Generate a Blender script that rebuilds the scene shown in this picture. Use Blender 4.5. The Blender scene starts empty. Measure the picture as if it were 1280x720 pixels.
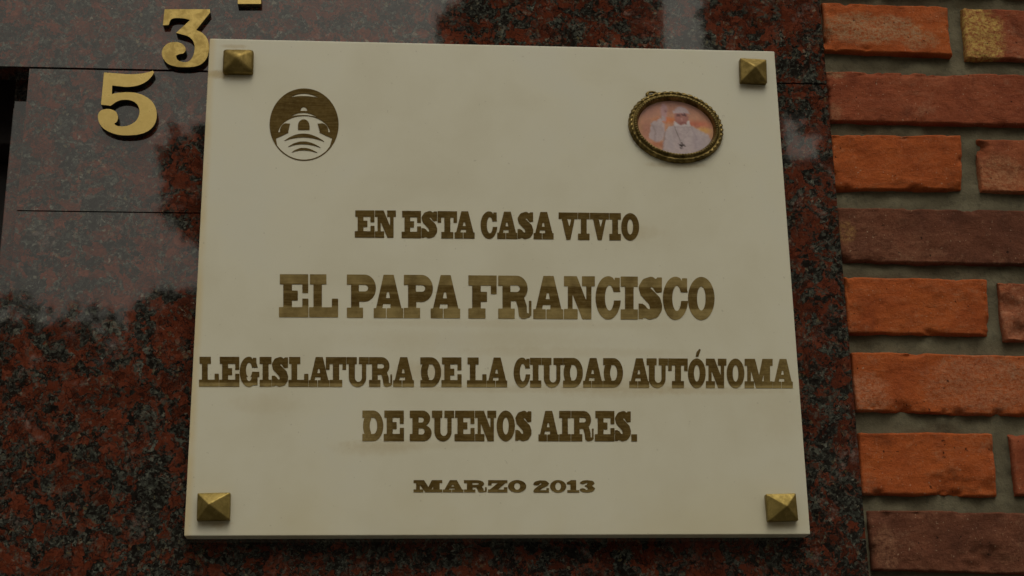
import bpy, bmesh, math, random
import numpy as np
from mathutils import Vector, Matrix, noise as mnoise

S = bpy.context.scene
COL = S.collection
R = math.radians
ZC = 2.04                      # height of the plaque's centre above the pavement
CAM = Vector((-0.0982, -1.3502, ZC - 0.4396))
ROT = (R(107.834), R(0.829), R(-4.463))
FPX = 1900.0                   # focal length in photograph pixels (1280 wide)

# ------------------------------------------------------------------ camera
cd = bpy.data.cameras.new('camera'); cam = bpy.data.objects.new('camera', cd); COL.objects.link(cam)
cam.location = CAM; cam.rotation_euler = ROT
cd.sensor_width = 36.0; cd.sensor_fit = 'HORIZONTAL'; cd.lens = 36.0 * FPX / 1280.0
cd.clip_start = 0.01; cd.clip_end = 500
S.camera = cam

# ------------------------------------------------------------------ overcast sky and weak wide sun
SUN_EL, SUN_AZ = 58.0, 172.0   # azimuth clockwise from +Y: 180 = straight in front of the wall
w = bpy.data.worlds.new('World'); S.world = w; w.use_nodes = True
wn = w.node_tree.nodes; wl = w.node_tree.links
bg = wn['Background']
sky = wn.new('ShaderNodeTexSky'); sky.sky_type = 'NISHITA'; sky.sun_disc = False
sky.sun_elevation = R(SUN_EL); sky.sun_rotation = R(SUN_AZ)
sky.air_density = 1.0; sky.dust_density = 6.0; sky.ozone_density = 1.0; sky.altitude = 20
hs = wn.new('ShaderNodeHueSaturation'); hs.inputs['Saturation'].default_value = 0.03
tint = wn.new('ShaderNodeMix'); tint.data_type = 'RGBA'; tint.blend_type = 'MULTIPLY'; tint.inputs[0].default_value = 1.0
tint.inputs[7].default_value = (1.0, .95, .82, 1)      # photograph's warm white balance
wl.new(sky.outputs[0], hs.inputs['Color']); wl.new(hs.outputs[0], tint.inputs[6]); wl.new(tint.outputs[2], bg.inputs['Color'])
bg.inputs['Strength'].default_value = 0.13
sd = bpy.data.lights.new('sun', 'SUN'); so = bpy.data.objects.new('sun', sd); COL.objects.link(so)
sd.energy = 0.5; sd.angle = R(35); sd.color = (1.0, 0.95, 0.86)
az, el = R(SUN_AZ), R(SUN_EL)
sdir = Vector((math.sin(az) * math.cos(el), math.cos(az) * math.cos(el), math.sin(el)))
so.rotation_euler = sdir.to_track_quat('Z', 'Y').to_euler(); so.location = (0, -3, 6)
vs = S.view_settings; vs.view_transform = 'Standard'; vs.look = 'None'; vs.gamma = 1; vs.exposure = -0.50
vs.use_curve_mapping = False
S.cycles.use_denoising = True

# ------------------------------------------------------------------ helpers
M3 = Matrix.LocRotScale(None, __import__('mathutils').Euler(ROT), None).to_3x3()

def at(px, py, depth=0.0):
    """photograph pixel -> point on the plane y = depth (the wall's face is y = 0, towards the street is -y)"""
    d = M3 @ Vector(((px - 640) / FPX, (360 - py) / FPX, -1.0))
    t = (depth - CAM.y) / d.y
    return CAM + d * t

def tag(o, label=None, cat=None, group=None, kind=None):
    if label: o['label'] = label
    if cat: o['category'] = cat
    if group: o['group'] = group
    if kind: o['kind'] = kind
    return o

def empty(name, loc, label, cat, group=None):
    o = bpy.data.objects.new(name, None); COL.objects.link(o); o.location = loc; o.empty_display_size = 0.05
    return tag(o, label, cat, group)

def link(name, me, mats, parent=None, smooth=None):
    """mesh given in world coordinates; parented without moving"""
    o = bpy.data.objects.new(name, me); COL.objects.link(o)
    for m in (mats if isinstance(mats, (list, tuple)) else [mats]): me.materials.append(m)
    if parent:
        o.parent = parent
        off = Vector(parent.location)
        if parent.parent: off = off + parent.parent.location
        me.transform(Matrix.Translation(-off))
        if parent.type == 'MESH': pass
    if smooth is not None:
        for p in me.polygons: p.use_smooth = True
        if smooth < 180: me.set_sharp_from_angle(angle=R(smooth))
    return o

def box_mesh(name, x0, x1, y0, y1, z0, z1, bev=0.0, seg=2):
    bm = bmesh.new(); bmesh.ops.create_cube(bm, size=1)
    for v in bm.verts:
        v.co = Vector(((x0 + x1) / 2 + v.co.x * (x1 - x0), (y0 + y1) / 2 + v.co.y * (y1 - y0), (z0 + z1) / 2 + v.co.z * (z1 - z0)))
    if bev: bmesh.ops.bevel(bm, geom=bm.edges[:], offset=bev, segments=seg, affect='EDGES', profile=0.6)
    me = bpy.data.meshes.new(name); bm.to_mesh(me); bm.free(); return me

class NT:
    def __init__(s, name):
        s.m = bpy.data.materials.new(name); s.m.use_nodes = True
        s.n = s.m.node_tree.nodes; s.l = s.m.node_tree.links
        s.b = s.n['Principled BSDF']; s.out = s.n['Material Output']
        tc = s.n.new('ShaderNodeTexCoord'); s.obj = tc.outputs['Object']
        g = s.n.new('ShaderNodeNewGeometry'); s.pos = g.outputs['Position']
    def set(s, sock, v):
        if hasattr(v, 'is_linked') or hasattr(v, 'links'): s.l.new(v, sock)
        else: sock.default_value = v
    def noise(s, scale, detail=3, rough=.5, dist=0., vec=None, out='Fac'):
        n = s.n.new('ShaderNodeTexNoise'); s.l.new(vec or s.pos, n.inputs['Vector'])
        n.inputs['Scale'].default_value = scale; n.inputs['Detail'].default_value = detail
        n.inputs['Roughness'].default_value = rough; n.inputs['Distortion'].default_value = dist
        return n.outputs[out]
    def voro(s, scale, vec=None, out='Color', rnd=1., feat='F1'):
        n = s.n.new('ShaderNodeTexVoronoi'); n.feature = feat; s.l.new(vec or s.pos, n.inputs['Vector'])
        n.inputs['Scale'].default_value = scale; n.inputs['Randomness'].default_value = rnd
        return n.outputs[out]
    def math(s, op, a, b=0., c=0., clamp=False):
        n = s.n.new('ShaderNodeMath'); n.operation = op; n.use_clamp = clamp
        s.set(n.inputs[0], a); s.set(n.inputs[1], b); s.set(n.inputs[2], c); return n.outputs[0]
    def vmath(s, op, a, b=(0, 0, 0), sc=None):
        n = s.n.new('ShaderNodeVectorMath'); n.operation = op; s.set(n.inputs[0], a); s.set(n.inputs[1], b)
        if sc is not None: n.inputs['Scale'].default_value = sc
        return n.outputs[0]
    def map(s, v, a, b, c=0., d=1., smooth=False):
        n = s.n.new('ShaderNodeMapRange'); n.interpolation_type = 'SMOOTHSTEP' if smooth else 'LINEAR'
        s.set(n.inputs[0], v)
        for i, q in enumerate((a, b, c, d)): s.set(n.inputs[i + 1], q)
        return n.outputs[0]
    def mix(s, f, a, b, mode='MIX'):
        n = s.n.new('ShaderNodeMix'); n.data_type = 'RGBA'; n.blend_type = mode
        s.set(n.inputs[0], f)
        for k, v in ((6, a), (7, b)):
            if isinstance(v, tuple) and len(v) == 3: v = (*v, 1)
            s.set(n.inputs[k], v)
        return n.outputs[2]
    def ramp(s, f, stops, interp='LINEAR'):
        n = s.n.new('ShaderNodeValToRGB'); n.color_ramp.interpolation = interp; s.l.new(f, n.inputs[0])
        e = n.color_ramp.elements
        while len(e) > 1: e.remove(e[-1])
        e[0].position = stops[0][0]; e[0].color = (*stops[0][1], 1)
        for p, c in stops[1:]: k = e.new(p); k.color = (*c, 1)
        return n.outputs[0]
    def sep(s, v):
        n = s.n.new('ShaderNodeSeparateXYZ'); s.l.new(v, n.inputs[0]); return n.outputs
    def bump(s, h, strength=.3, dist=.001):
        n = s.n.new('ShaderNodeBump'); n.inputs['Strength'].default_value = strength; n.inputs['Distance'].default_value = dist
        s.l.new(h, n.inputs['Height'])
        if s.b.inputs['Normal'].is_linked: s.l.new(s.b.inputs['Normal'].links[0].from_socket, n.inputs['Normal'])
        s.l.new(n.outputs[0], s.b.inputs['Normal'])
    def fin(s, col=None, rough=None, metal=None, ior=None, spec=None, coat=None):
        for k, v in (('Base Color', col), ('Roughness', rough), ('Metallic', metal), ('IOR', ior), ('Specular IOR Level', spec), ('Coat Weight', coat)):
            if v is not None:
                if isinstance(v, tuple) and len(v) == 3: v = (*v, 1)
                s.set(s.b.inputs[k], v)
        return s.m

# ------------------------------------------------------------------ materials
def granite_material():
    t = NT('polished_red_granite')
    d = t.vmath('SCALE', t.vmath('SUBTRACT', t.noise(30, 4, .6, out='Color'), (.5, .5, .5)), sc=.05)
    p = t.vmath('ADD', t.pos, d)
    dj = t.vmath('SCALE', t.vmath('SUBTRACT', t.noise(190, 3, .7, out='Color'), (.5, .5, .5)), sc=.008)
    pj = t.vmath('ADD', p, dj)
    cs = t.sep(t.voro(88, pj, 'Color')); cm = t.sep(t.voro(230, pj, 'Color')); cf = t.sep(t.voro(430, t.vmath('ADD', t.pos, dj), 'Color'))
    big = t.noise(9, 3, .55); mid = t.noise(58, 6, .72, .5, p); fine = t.noise(210, 5, .72, .3)
    # red feldspar crystals against a dark groundmass, interlocked with ragged borders
    f = t.math('ADD', t.math('MULTIPLY', cs[0], .34), t.math('MULTIPLY', mid, .85))
    f = t.math('ADD', f, t.math('MULTIPLY', t.math('SUBTRACT', big, .5), .55))
    f = t.math('ADD', f, t.math('MULTIPLY', t.math('SUBTRACT', cm[0], .5), .20))
    f = t.math('ADD', f, t.math('MULTIPLY', t.math('SUBTRACT', fine, .5), .35))
    red = t.map(f, .52, .67, 0, 1, True)
    rv = t.math('ADD', t.math('ADD', t.math('MULTIPLY', cs[1], .40), t.math('MULTIPLY', cm[1], .22)), t.math('MULTIPLY', fine, .45))
    redc = t.ramp(rv, [(0.15, (.026, .009, .006)), (.42, (.070, .0175, .0088)), (.68, (.118, .028, .0135)), (.95, (.175, .052, .029))])
    dk = t.math('ADD', t.math('MULTIPLY', t.noise(85, 5, .7, .4, p), .62), t.math('ADD', t.math('MULTIPLY', cm[2], .17), t.math('MULTIPLY', cf[0], .20)))
    darkc = t.ramp(dk, [(.32, (.008, .006, .005)), (.46, (.014, .012, .010)), (.54, (.028, .029, .024)), (.63, (.068, .072, .058)), (.76, (.18, .18, .145))])
    c = t.mix(red, darkc, redc)
    # grey-green, ochre and pale grains
    gm = t.math('ADD', t.math('MULTIPLY', t.noise(62, 5, .65, .8), .72), t.math('MULTIPLY', cf[1], .26))
    c = t.mix(t.map(gm, .545, .66, 0, .62, True), c, t.ramp(cf[2], [(0, (.020, .022, .019)), (.45, (.055, .060, .050)), (.8, (.12, .12, .095)), (.93, (.14, .11, .05)), (1, (.26, .25, .2))]))
    wis = t.math('MULTIPLY', t.map(t.noise(27, 4, .6, .7), .57, .72, 0, 1, True), t.map(t.noise(170, 4, .7), .42, .66, 0, .65, True))
    c = t.mix(wis, c, (.24, .18, .155))
    # dark intergranular lines and pits
    ed = t.voro(120, pj, 'Distance', feat='DISTANCE_TO_EDGE')
    c = t.mix(t.math('MULTIPLY', t.map(ed, .0, .09, .75, 0, True), t.map(mid, .35, .6, .2, .9)), c, (.006, .005, .005))
    ro = t.map(t.noise(180, 3, .6), .3, .7, .016, .048)
    t.fin(c, ro, ior=1.67)
    t.bump(t.noise(20, 2, .5), .03, .0005)
    t.bump(t.noise(320, 2, .5), .012, .0002)
    return t.m

def marble_material():
    t = NT('cream_marble')
    a = t.noise(5.5, 4, .6, .6); b = t.noise(21, 4, .55, .3)
    c = t.ramp(t.math('ADD', t.math('MULTIPLY', a, .65), t.math('MULTIPLY', b, .35)),
               [(.30, (.560, .522, .395)), (.43, (.588, .553, .426)), (.53, (.610, .578, .453)), (.64, (.600, .574, .463)), (.76, (.58, .55, .432))])
    xyz = t.sep(t.pos)
    # yellowed stain along the plaque's left edge and rusty runs by the upper left bolt
    left = t.map(xyz[0], -.2735, -.2665, 1, 0, True)
    c = t.mix(t.math('MULTIPLY', left, t.map(t.noise(30, 3), .3, .6, .25, .7)), c, (.58, .46, .24))
    low = t.map(xyz[2], ZC - .2378, ZC - .15, 1, 0, True)
    c = t.mix(t.math('MULTIPLY', low, t.map(t.noise(7, 4, .6), .42, .62, 0, .35)), c, (.56, .49, .30))
    for (px, py, rx, rz, k) in ((271, 93, .016, .006, .75), (293, 58, .016, .003, .45), (300, 470, .03, .010, .20), (770, 484, .09, .012, .26), (530, 465, .035, .012, .28), (590, 425, .16, .012, .12), (277, 656, .008, .006, .35), (780, 290, .05, .010, .2), (330, 505, .04, .012, .16), (640, 486, .13, .005, .22), (880, 488, .09, .005, .26), (520, 556, .08, .006, .16), (700, 440, .16, .006, .16), (470, 560, .05, .009, .25), (640, 405, .2, .005, .14), (970, 520, .035, .03, .10),
                            (298, 97, .017, .004, .5), (941, 109, .017, .004, .5), (267, 655, .018, .004, .5), (977, 656, .018, .004, .5), (845, 206, .035, .004, .45)):
        q = at(px, py, -.02)
        dx = t.math('DIVIDE', t.math('SUBTRACT', xyz[0], q.x), rx); dz = t.math('DIVIDE', t.math('SUBTRACT', xyz[2], q.z), rz)
        r2 = t.math('ADD', t.math('MULTIPLY', dx, dx), t.math('MULTIPLY', dz, dz))
        m = t.math('MULTIPLY', t.map(t.math('ADD', r2, t.math('MULTIPLY', t.noise(160, 4, .7), 1.4)), .55, 1.7, k, 0, True), 1.)
        c = t.mix(m, c, (.40, .29, .125))
    # tiny pits and specks
    sp = t.map(t.noise(330, 2, .4), .745, .79, 0, .35, True)
    c = t.mix(sp, c, (.30, .26, .18))
    sp2 = t.map(t.noise(95, 1, .4), .80, .84, 0, .3, True)
    c = t.mix(sp2, c, (.34, .28, .17))
    t.fin(c, t.map(b, .3, .7, .30, .42), ior=1.45)
    t.bump(t.noise(700, 3, .6), .04, .0003); t.bump(t.noise(9, 2, .5), .03, .002)
    return t.m

def brass_material(name, base, dark, r0=.30, r1=.48, pat=.5):
    t = NT(name)
    n = t.noise(110, 5, .65, .4); n2 = t.noise(520, 3, .6)
    c = t.mix(t.map(n, .38, .62, 0, pat, True), base, dark)
    c = t.mix(t.map(n2, .64, .74, 0, .4), c, tuple(x * .45 for x in dark))
    t.fin(c, t.map(n, .35, .65, r0, r1), metal=1.0)
    t.bump(n2, .12, .0003); t.bump(t.noise(70, 3), .10, .0008)
    return t.m

def letter_material(name, bands, fade):
    """bronze-brown lettering; bands: (z0, z1, strength) lighter worn stripes, fade: (x0, x1, strength)"""
    t = NT(name); xyz = t.sep(t.pos)
    n = t.noise(300, 4, .65); m = t.noise(55, 3, .55)
    streak = t.vmath('MULTIPLY', t.pos, (60, 60, 900)); st = t.noise(1.0, 3, .6, vec=streak)
    c = t.mix(t.map(m, .35, .65), (.070, .041, .0080), (.096, .058, .0125))
    w_ = t.map(t.math('ADD', t.math('MULTIPLY', st, .6), t.math('MULTIPLY', n, .4)), .44, .68, 0, .30)
    for z0, z1, k in bands:
        e = .0012
        inb = t.math('MULTIPLY', t.map(xyz[2], z0 - e, z0 + e, 0, 1, True), t.map(xyz[2], z1 - e, z1 + e, 1, 0, True))
        w_ = t.math('ADD', w_, t.math('MULTIPLY', inb, t.map(m, .3, .62, k * .35, k)))
    for x0, x1, k in fade:
        w_ = t.math('ADD', w_, t.math('MULTIPLY', t.map(xyz[0], x0, x1, 0, k, True), t.map(n, .3, .6, .6, 1.)))
    c = t.mix(t.math('MINIMUM', w_, .85), c, (.30, .225, .090))
    t.fin(c, .6, spec=.05)
    t.bump(n, .2, .0002)
    return t.m

def brick_material(name, base, dark, scumble, patch=None, patchcol=None, seed=0., sk=.5):
    t = NT(name)
    p = t.vmath('ADD', t.pos, (seed * 3.1, 0, seed * 1.7))
    a = t.noise(30, 6, .66, .5, p); b = t.noise(330, 5, .75, .2, p); big = t.noise(9, 3, .5, 0, p)
    st = t.noise(1., 5, .7, .5, t.vmath('MULTIPLY', p, (45, 60, 150)))
    gr = t.noise(900, 3, .7, 0, p)
    c = t.mix(t.map(t.math('ADD', t.math('MULTIPLY', a, .6), t.math('MULTIPLY', big, .4)), .38, .62), dark, base)
    # chalky wipe of old mortar and scratches
    wipe = t.math('ADD', t.math('ADD', t.math('MULTIPLY', st, .34), t.math('MULTIPLY', b, .40)), t.math('MULTIPLY', big, .30))
    c = t.mix(t.map(wipe, .50, .66, 0, sk, True), c, scumble)
    if patch:
        xyz = t.sep(t.pos)
        for (px, py, rx, rz, k) in patch:
            q = at(px, py, 0)
            dx = t.math('DIVIDE', t.math('SUBTRACT', xyz[0], q.x), rx); dz = t.math('DIVIDE', t.math('SUBTRACT', xyz[2], q.z), rz)
            r2 = t.math('ADD', t.math('MULTIPLY', dx, dx), t.math('MULTIPLY', dz, dz))
            r2 = t.math('ADD', r2, t.math('MULTIPLY', t.math('SUBTRACT', t.noise(60, 6, .72), .5), 2.4))
            scr = t.map(t.math('ADD', t.math('MULTIPLY', t.noise(1., 4, .7, .3, t.vmath('MULTIPLY', p, (210, 90, 300))), .6), t.math('MULTIPLY', b, .4)), .42, .58, .05, 1.)
            c = t.mix(t.math('MULTIPLY', t.map(r2, .45, 1.35, k, 0, True), scr), c, patchcol)
    # soot clouds and mortar haze, then grain, small dark pits and pale sand
    c = t.mix(t.map(t.noise(17, 6, .7, .4, p), .52, .70, 0, .55, True), c, tuple(x * .38 for x in dark))
    c = t.mix(t.math('MULTIPLY', t.map(t.noise(24, 5, .7, .4, t.vmath('ADD', p, (4., 1., 2.))), .56, .70, 0, .5, True), t.map(b, .40, .60, .2, 1.)), c, (.33, .20, .12))
    c = t.mix(t.map(gr, .35, .65, .18, 0), c, (.02, .008, .005))
    c = t.mix(t.map(b, .46, .30, 0, .45), c, tuple(x * .35 for x in dark))
    c = t.mix(t.map(t.noise(190, 2, .5, 0, p), .70, .74, 0, .85, True), c, tuple(x * .12 for x in dark))
    c = t.mix(t.map(t.noise(430, 2, .5, 0, p), .70, .74, 0, .6, True), c, (.42, .30, .20))
    t.fin(c, .92, spec=.2)
    t.bump(t.noise(650, 4, .75, 0, p), .8, .0010); t.bump(st, .5, .0018); t.bump(t.noise(120, 5, .65, 0, p), .6, .002)
    return t.m

def simple_noise_material(name, c0, c1, scale=20, rough=.85, bump=.3, bscale=200, bdist=.001, det=4):
    t = NT(name); c = t.mix(t.map(t.noise(scale, det, .6), .35, .65), c0, c1)
    t.fin(c, rough); t.bump(t.noise(bscale, 4, .6), bump, bdist); return t.m

def mortar_material():
    t = NT('grey_green_mortar')
    c = t.mix(t.map(t.noise(26, 5, .6), .35, .65), (.105, .090, .056), (.160, .140, .090))
    c = t.mix(t.map(t.noise(140, 4, .7), .52, .7, 0, .6), c, (.065, .06, .042))
    t.fin(c, .95, spec=.2); t.bump(t.noise(480, 4, .7), .6, .001); t.bump(t.noise(75, 4, .6), .5, .003)
    return t.m

MAT = {}
MAT['granite'] = granite_material(); MAT['marble'] = marble_material()
MAT['brass'] = brass_material('worn_brass', (.50, .365, .13), (.41, .295, .10), .27, .42)
MAT['brass_pitted'] = brass_material('pitted_brass', (.46, .335, .115), (.25, .175, .055), .32, .50, .75)
MAT['bolt'] = brass_material('dull_brass', (.29, .215, .07), (.17, .125, .036), .46, .60, .7)
MAT['bolt_dull'] = brass_material('tarnished_brass', (.25, .18, .06), (.14, .10, .03), .45, .6, .8)
MAT['frame'] = brass_material('antique_brass', (.26, .19, .07), (.09, .064, .02), .40, .60, .9)
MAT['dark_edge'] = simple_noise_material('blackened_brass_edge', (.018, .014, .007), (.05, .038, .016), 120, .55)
MAT['mortar'] = mortar_material()
MAT['joint'] = simple_noise_material('dark_joint_filler', (.012, .008, .007), (.03, .022, .019), 60, .9)
MAT['door'] = simple_noise_material('dark_stained_wood', (.010, .0035, .003), (.018, .007, .005), 14, .55)
MAT['render'] = simple_noise_material('wall_core_plaster', (.22, .20, .16), (.28, .26, .21), 9, .95)
MAT['paving'] = simple_noise_material('grey_paving', (.10, .098, .09), (.16, .155, .14), 6, .9, bscale=60, bdist=.004)
MAT['leaf'] = simple_noise_material('dark_green_leaf', (.020, .036, .012), (.05, .075, .025), 3, .6, .0)
MAT['bark'] = simple_noise_material('grey_bark', (.05, .04, .03), (.10, .085, .065), 25, .95, .6, 60, .01)
MAT['stucco'] = simple_noise_material('dull_stucco', (.10, .085, .07), (.14, .12, .10), 2, .95)
MAT['glass'] = simple_noise_material('dark_window_glass', (.01, .012, .013), (.014, .016, .017), 3, .15, .0)

# ------------------------------------------------------------------ the setting: pavement in front of the wall
me = bpy.data.meshes.new('pavement')
me.from_pydata([(-60, -80, 0), (60, -80, 0), (60, 6, 0), (-60, 6, 0)], [], [(0, 1, 2, 3)])
tag(link('pavement', me, MAT['paving']), kind='structure')

# ------------------------------------------------------------------ granite cladding, slab by slab
def wx(px, py, d=0.): return at(px, py, d).x
def wz(px, py, d=0.): return at(px, py, d).z
RIGHT = (wx(1026, 10) + wx(1083, 690)) / 2           # edge against the bricks
LEFT = (wx(36, 95) + wx(22, 250)) / 2                # edge against the door recess
JZ = (wz(60, 85.5) + wz(1000, 104.5)) / 2            # joint under the lintel
JZ2 = (wz(60, 263) + wz(230, 267)) / 2               # joint in the left jamb
MIDX = wx(900, 300)                                  # joint hidden behind the plaque
TOPZ = 2.75
cl = empty('granite_cladding', (RIGHT, 0, 0), 'polished dark red granite slabs surrounding the doorway behind the plaque', 'cladding')
g = .0006; G = MAT['granite']
def slab(x0, x1, z0, z1, y0=0., y1=.022, bev=.0):
    return link('slab', box_mesh('slab', x0, x1, y0, y1, z0, z1, bev, 2), G, cl)
slab(-1.6, RIGHT, JZ + .0011, TOPZ, y1=.030)                         # lintel slab
slab(LEFT, MIDX - .00004, JZ2 + g, JZ - .0010)                       # left jamb, upper
slab(LEFT, MIDX - .00004, 0.0, JZ2 - g)                          # left jamb, lower
slab(MIDX + .00004, RIGHT, 0.0, JZ - .0004)                          # right jamb
RD = .040                                                   # set-back inner jamb of the doorway
INX = (wx(18, 115, RD) + wx(8, 230, RD)) / 2
link('slab', box_mesh('slab', INX, LEFT + .03, RD, RD + .02, 0, JZ + .03, .001), G, cl)
link('joint_backing', box_mesh('joint_backing', LEFT + .002, RIGHT - .002, .0235, .034, 0.0, JZ - .002), MAT['joint'], cl)
# a door set back in the recess
dr = empty('door', ((INX - .5), .13, 0), 'very dark stained door set back inside the granite doorway', 'door')
link('door_leaf', box_mesh('door_leaf', INX - .9, INX + .06, .13, .17, 0, JZ - .045, .003), MAT['door'], dr)
link('door_head', box_mesh('door_head', INX - .9, INX + .06, .085, .17, JZ - .043, JZ + .05, .003), MAT['door'], dr)
for zz in (.25, 1.05):
    link('door_panel', box_mesh('door_panel', INX - .78, INX - .06, .122, .135, zz, zz + .68, .006), MAT['door'], dr)

# ------------------------------------------------------------------ brick wall
bw = empty('brick_wall', (RIGHT + .5, .02, 0), 'orange and brown handmade brick wall with recessed mortar beside the granite', 'wall')
WR = RIGHT + 1.05
link('wall_core', box_mesh('wall_core', -1.6, WR, .19, .34, 0, TOPZ), MAT['render'], bw)
link('wall_core', box_mesh('wall_core', LEFT + .03, WR, .045, .19, 0, TOPZ - .002), MAT['render'], bw)
link('wall_core', box_mesh('wall_core', -1.6, LEFT + .03, .045, .19, JZ + .055, TOPZ - .003), MAT['render'], bw)
# mortar sheet with slight undulation
def mortar_sheet():
    bm = bmesh.new(); nx, nz = 170, 260
    x0, x1, z0, z1 = RIGHT - .012, WR, 1.3, TOPZ
    vv = [[None] * (nz + 1) for _ in range(nx + 1)]
    for i in range(nx + 1):
        for k in range(nz + 1):
            x = x0 + (x1 - x0) * i / nx; z = z0 + (z1 - z0) * k / nz
            y = .0085 + .0030 * mnoise.fractal(Vector((x * 30, 0, z * 60)), 1., 2., 4)
            vv[i][k] = bm.verts.new((x, max(y, .0050), z))
    for i in range(nx):
        for k in range(nz): bm.faces.new((vv[i][k], vv[i + 1][k], vv[i + 1][k + 1], vv[i][k + 1]))
    m = bpy.data.meshes.new('mortar'); bm.to_mesh(m); bm.free(); return m
link('mortar', mortar_sheet(), MAT['mortar'], bw, smooth=180)
link('mortar', box_mesh('mortar', RIGHT + .001, WR, .0165, .044, 0, TOPZ - .004), MAT['mortar'], bw)

def brick_mesh(c, seed, face=0.0, chips=()):
    """c: TL, TR, BR, BL as (x, z); a rounded, uneven brick with its face near y = face"""
    rnd = random.Random(seed)
    tl, tr, br, bl = [Vector((p[0], p[1])) for p in c]
    L = (tr - tl).length; H = (tl - bl).length
    nx = max(10, int(L / .0026)); nz = 26
    back = .030
    def F(u, v): return (bl.lerp(br, u)).lerp(tl.lerp(tr, u), v)
    bm = bmesh.new()
    tilt = rnd.uniform(-.0012, .0012); tlt2 = rnd.uniform(-.001, .001)
    def pt(u, v):
        q = F(u, v)
        s = Vector((q.x * 26 + seed * 7.3, seed * 2.1, q.y * 26))
        # distance to the edges in metres
        e = min(u * L, (1 - u) * L, v * H, (1 - v) * H)
        ex = min(u, 1 - u) * L; ez = min(v, 1 - v) * H
        r = .0017 + .0013 * mnoise.noise(s * .9)
        def rd(d, r): return 0 if d >= r else r - math.sqrt(max(0, r * r - (r - d) ** 2))
        y = face + rd(ex, r) + rd(ez, r) + tilt * (u - .5) * 2 + tlt2 * (v - .5) * 2
        y += .0014 * mnoise.fractal(s * 1.6, .9, 2., 5)
        y += .0006 * abs(mnoise.noise(s * 6))
        # broken arrises
        ch = mnoise.noise(Vector((q.x * 55 + seed * 3.7, 9.1, q.y * 55)))
        ch += .5 * mnoise.noise(Vector((q.x * 150, 2.1, q.y * 150)))
        if e < .006 and ch > .22: y += (ch - .22) * .014 * (1 - e / .006)
        for (cu, cv, rad, dep) in chips:
            dd = math.hypot((u - cu) * L, (v - cv) * H) / rad
            dd += .45 * mnoise.noise(Vector((q.x * 140, 3.3, q.y * 140)))
            if dd < 1: y += dep * (1 - dd * dd)
        # wavy outline
        wv = .0011 * mnoise.fractal(Vector((q.x * 24, 4 + seed, q.y * 24)), .8, 2., 5)
        k = max(0, 1 - e / .012)
        q = q + Vector((0, wv)) * k * (1 if v > .5 else -1) + Vector((wv, 0)) * k * (1 if u > .5 else -1)
        return q, y
    def grade(n):
        return [0.5 - 0.5 * math.cos(math.pi * (i / n)) * (1 - .25 * math.sin(math.pi * i / n)) if False else i / n for i in range(n + 1)]
    us, vs_ = grade(nx), grade(nz)
    # denser rings near the edge
    us = sorted(set([0, .0012 / L, .003 / L, 1 - .003 / L, 1 - .0012 / L, 1] + us[1:-1])); vs_ = sorted(set([0, .0012 / H, .0026 / H, 1 - .0026 / H, 1 - .0012 / H, 1] + vs_[1:-1]))
    grid = [[None] * len(vs_) for _ in us]
    for i, u in enumerate(us):
        for k, v in enumerate(vs_):
            q, y = pt(u, v); grid[i][k] = bm.verts.new((q.x, y, q.y))
    for i in range(len(us) - 1):
        for k in range(len(vs_) - 1):
            bm.faces.new((grid[i][k], grid[i + 1][k], grid[i + 1][k + 1], grid[i][k + 1]))
    ring = [grid[i][0] for i in range(len(us))] + [grid[-1][k] for k in range(1, len(vs_))] + [grid[i][-1] for i in range(len(us) - 2, -1, -1)] + [grid[0][k] for k in range(len(vs_) - 2, 0, -1)]
    prev = ring
    for y in (.008, back):
        nxt = [bm.verts.new((r_.co.x + .0006 * mnoise.noise(r_.co * 90), max(y, r_.co.y + .0005), r_.co.z + .0006 * mnoise.noise(r_.co * 77))) for r_ in ring]
        for i in range(len(ring)):
            j = (i + 1) % len(ring); bm.faces.new((prev[j], prev[i], nxt[i], nxt[j]))
        prev = nxt
    bmesh.ops.recalc_face_normals(bm, faces=bm.faces[:])
    m = bpy.data.meshes.new('brick'); bm.to_mesh(m); bm.free(); return m

ORANGE = ((.44, .102, .021), (.32, .067, .016), (.40, .165, .075))
RED = ((.31, .078, .030), (.215, .050, .021), (.36, .155, .085))
BROWN = ((.165, .056, .028), (.100, .034, .018), (.26, .12, .068))
PALE = ((.34, .095, .036), (.23, .060, .024), (.44, .21, .105))
PATCH = (.37, .24, .13)
_bm = {}
def bmat(kind, seed, patch=None, pc=PATCH, sk=.5):
    key = (kind, seed if patch else seed % 3)
    if key not in _bm: _bm[key] = brick_material('brick_clay', *kind, patch, pc, float(seed), sk)
    return _bm[key]
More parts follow.
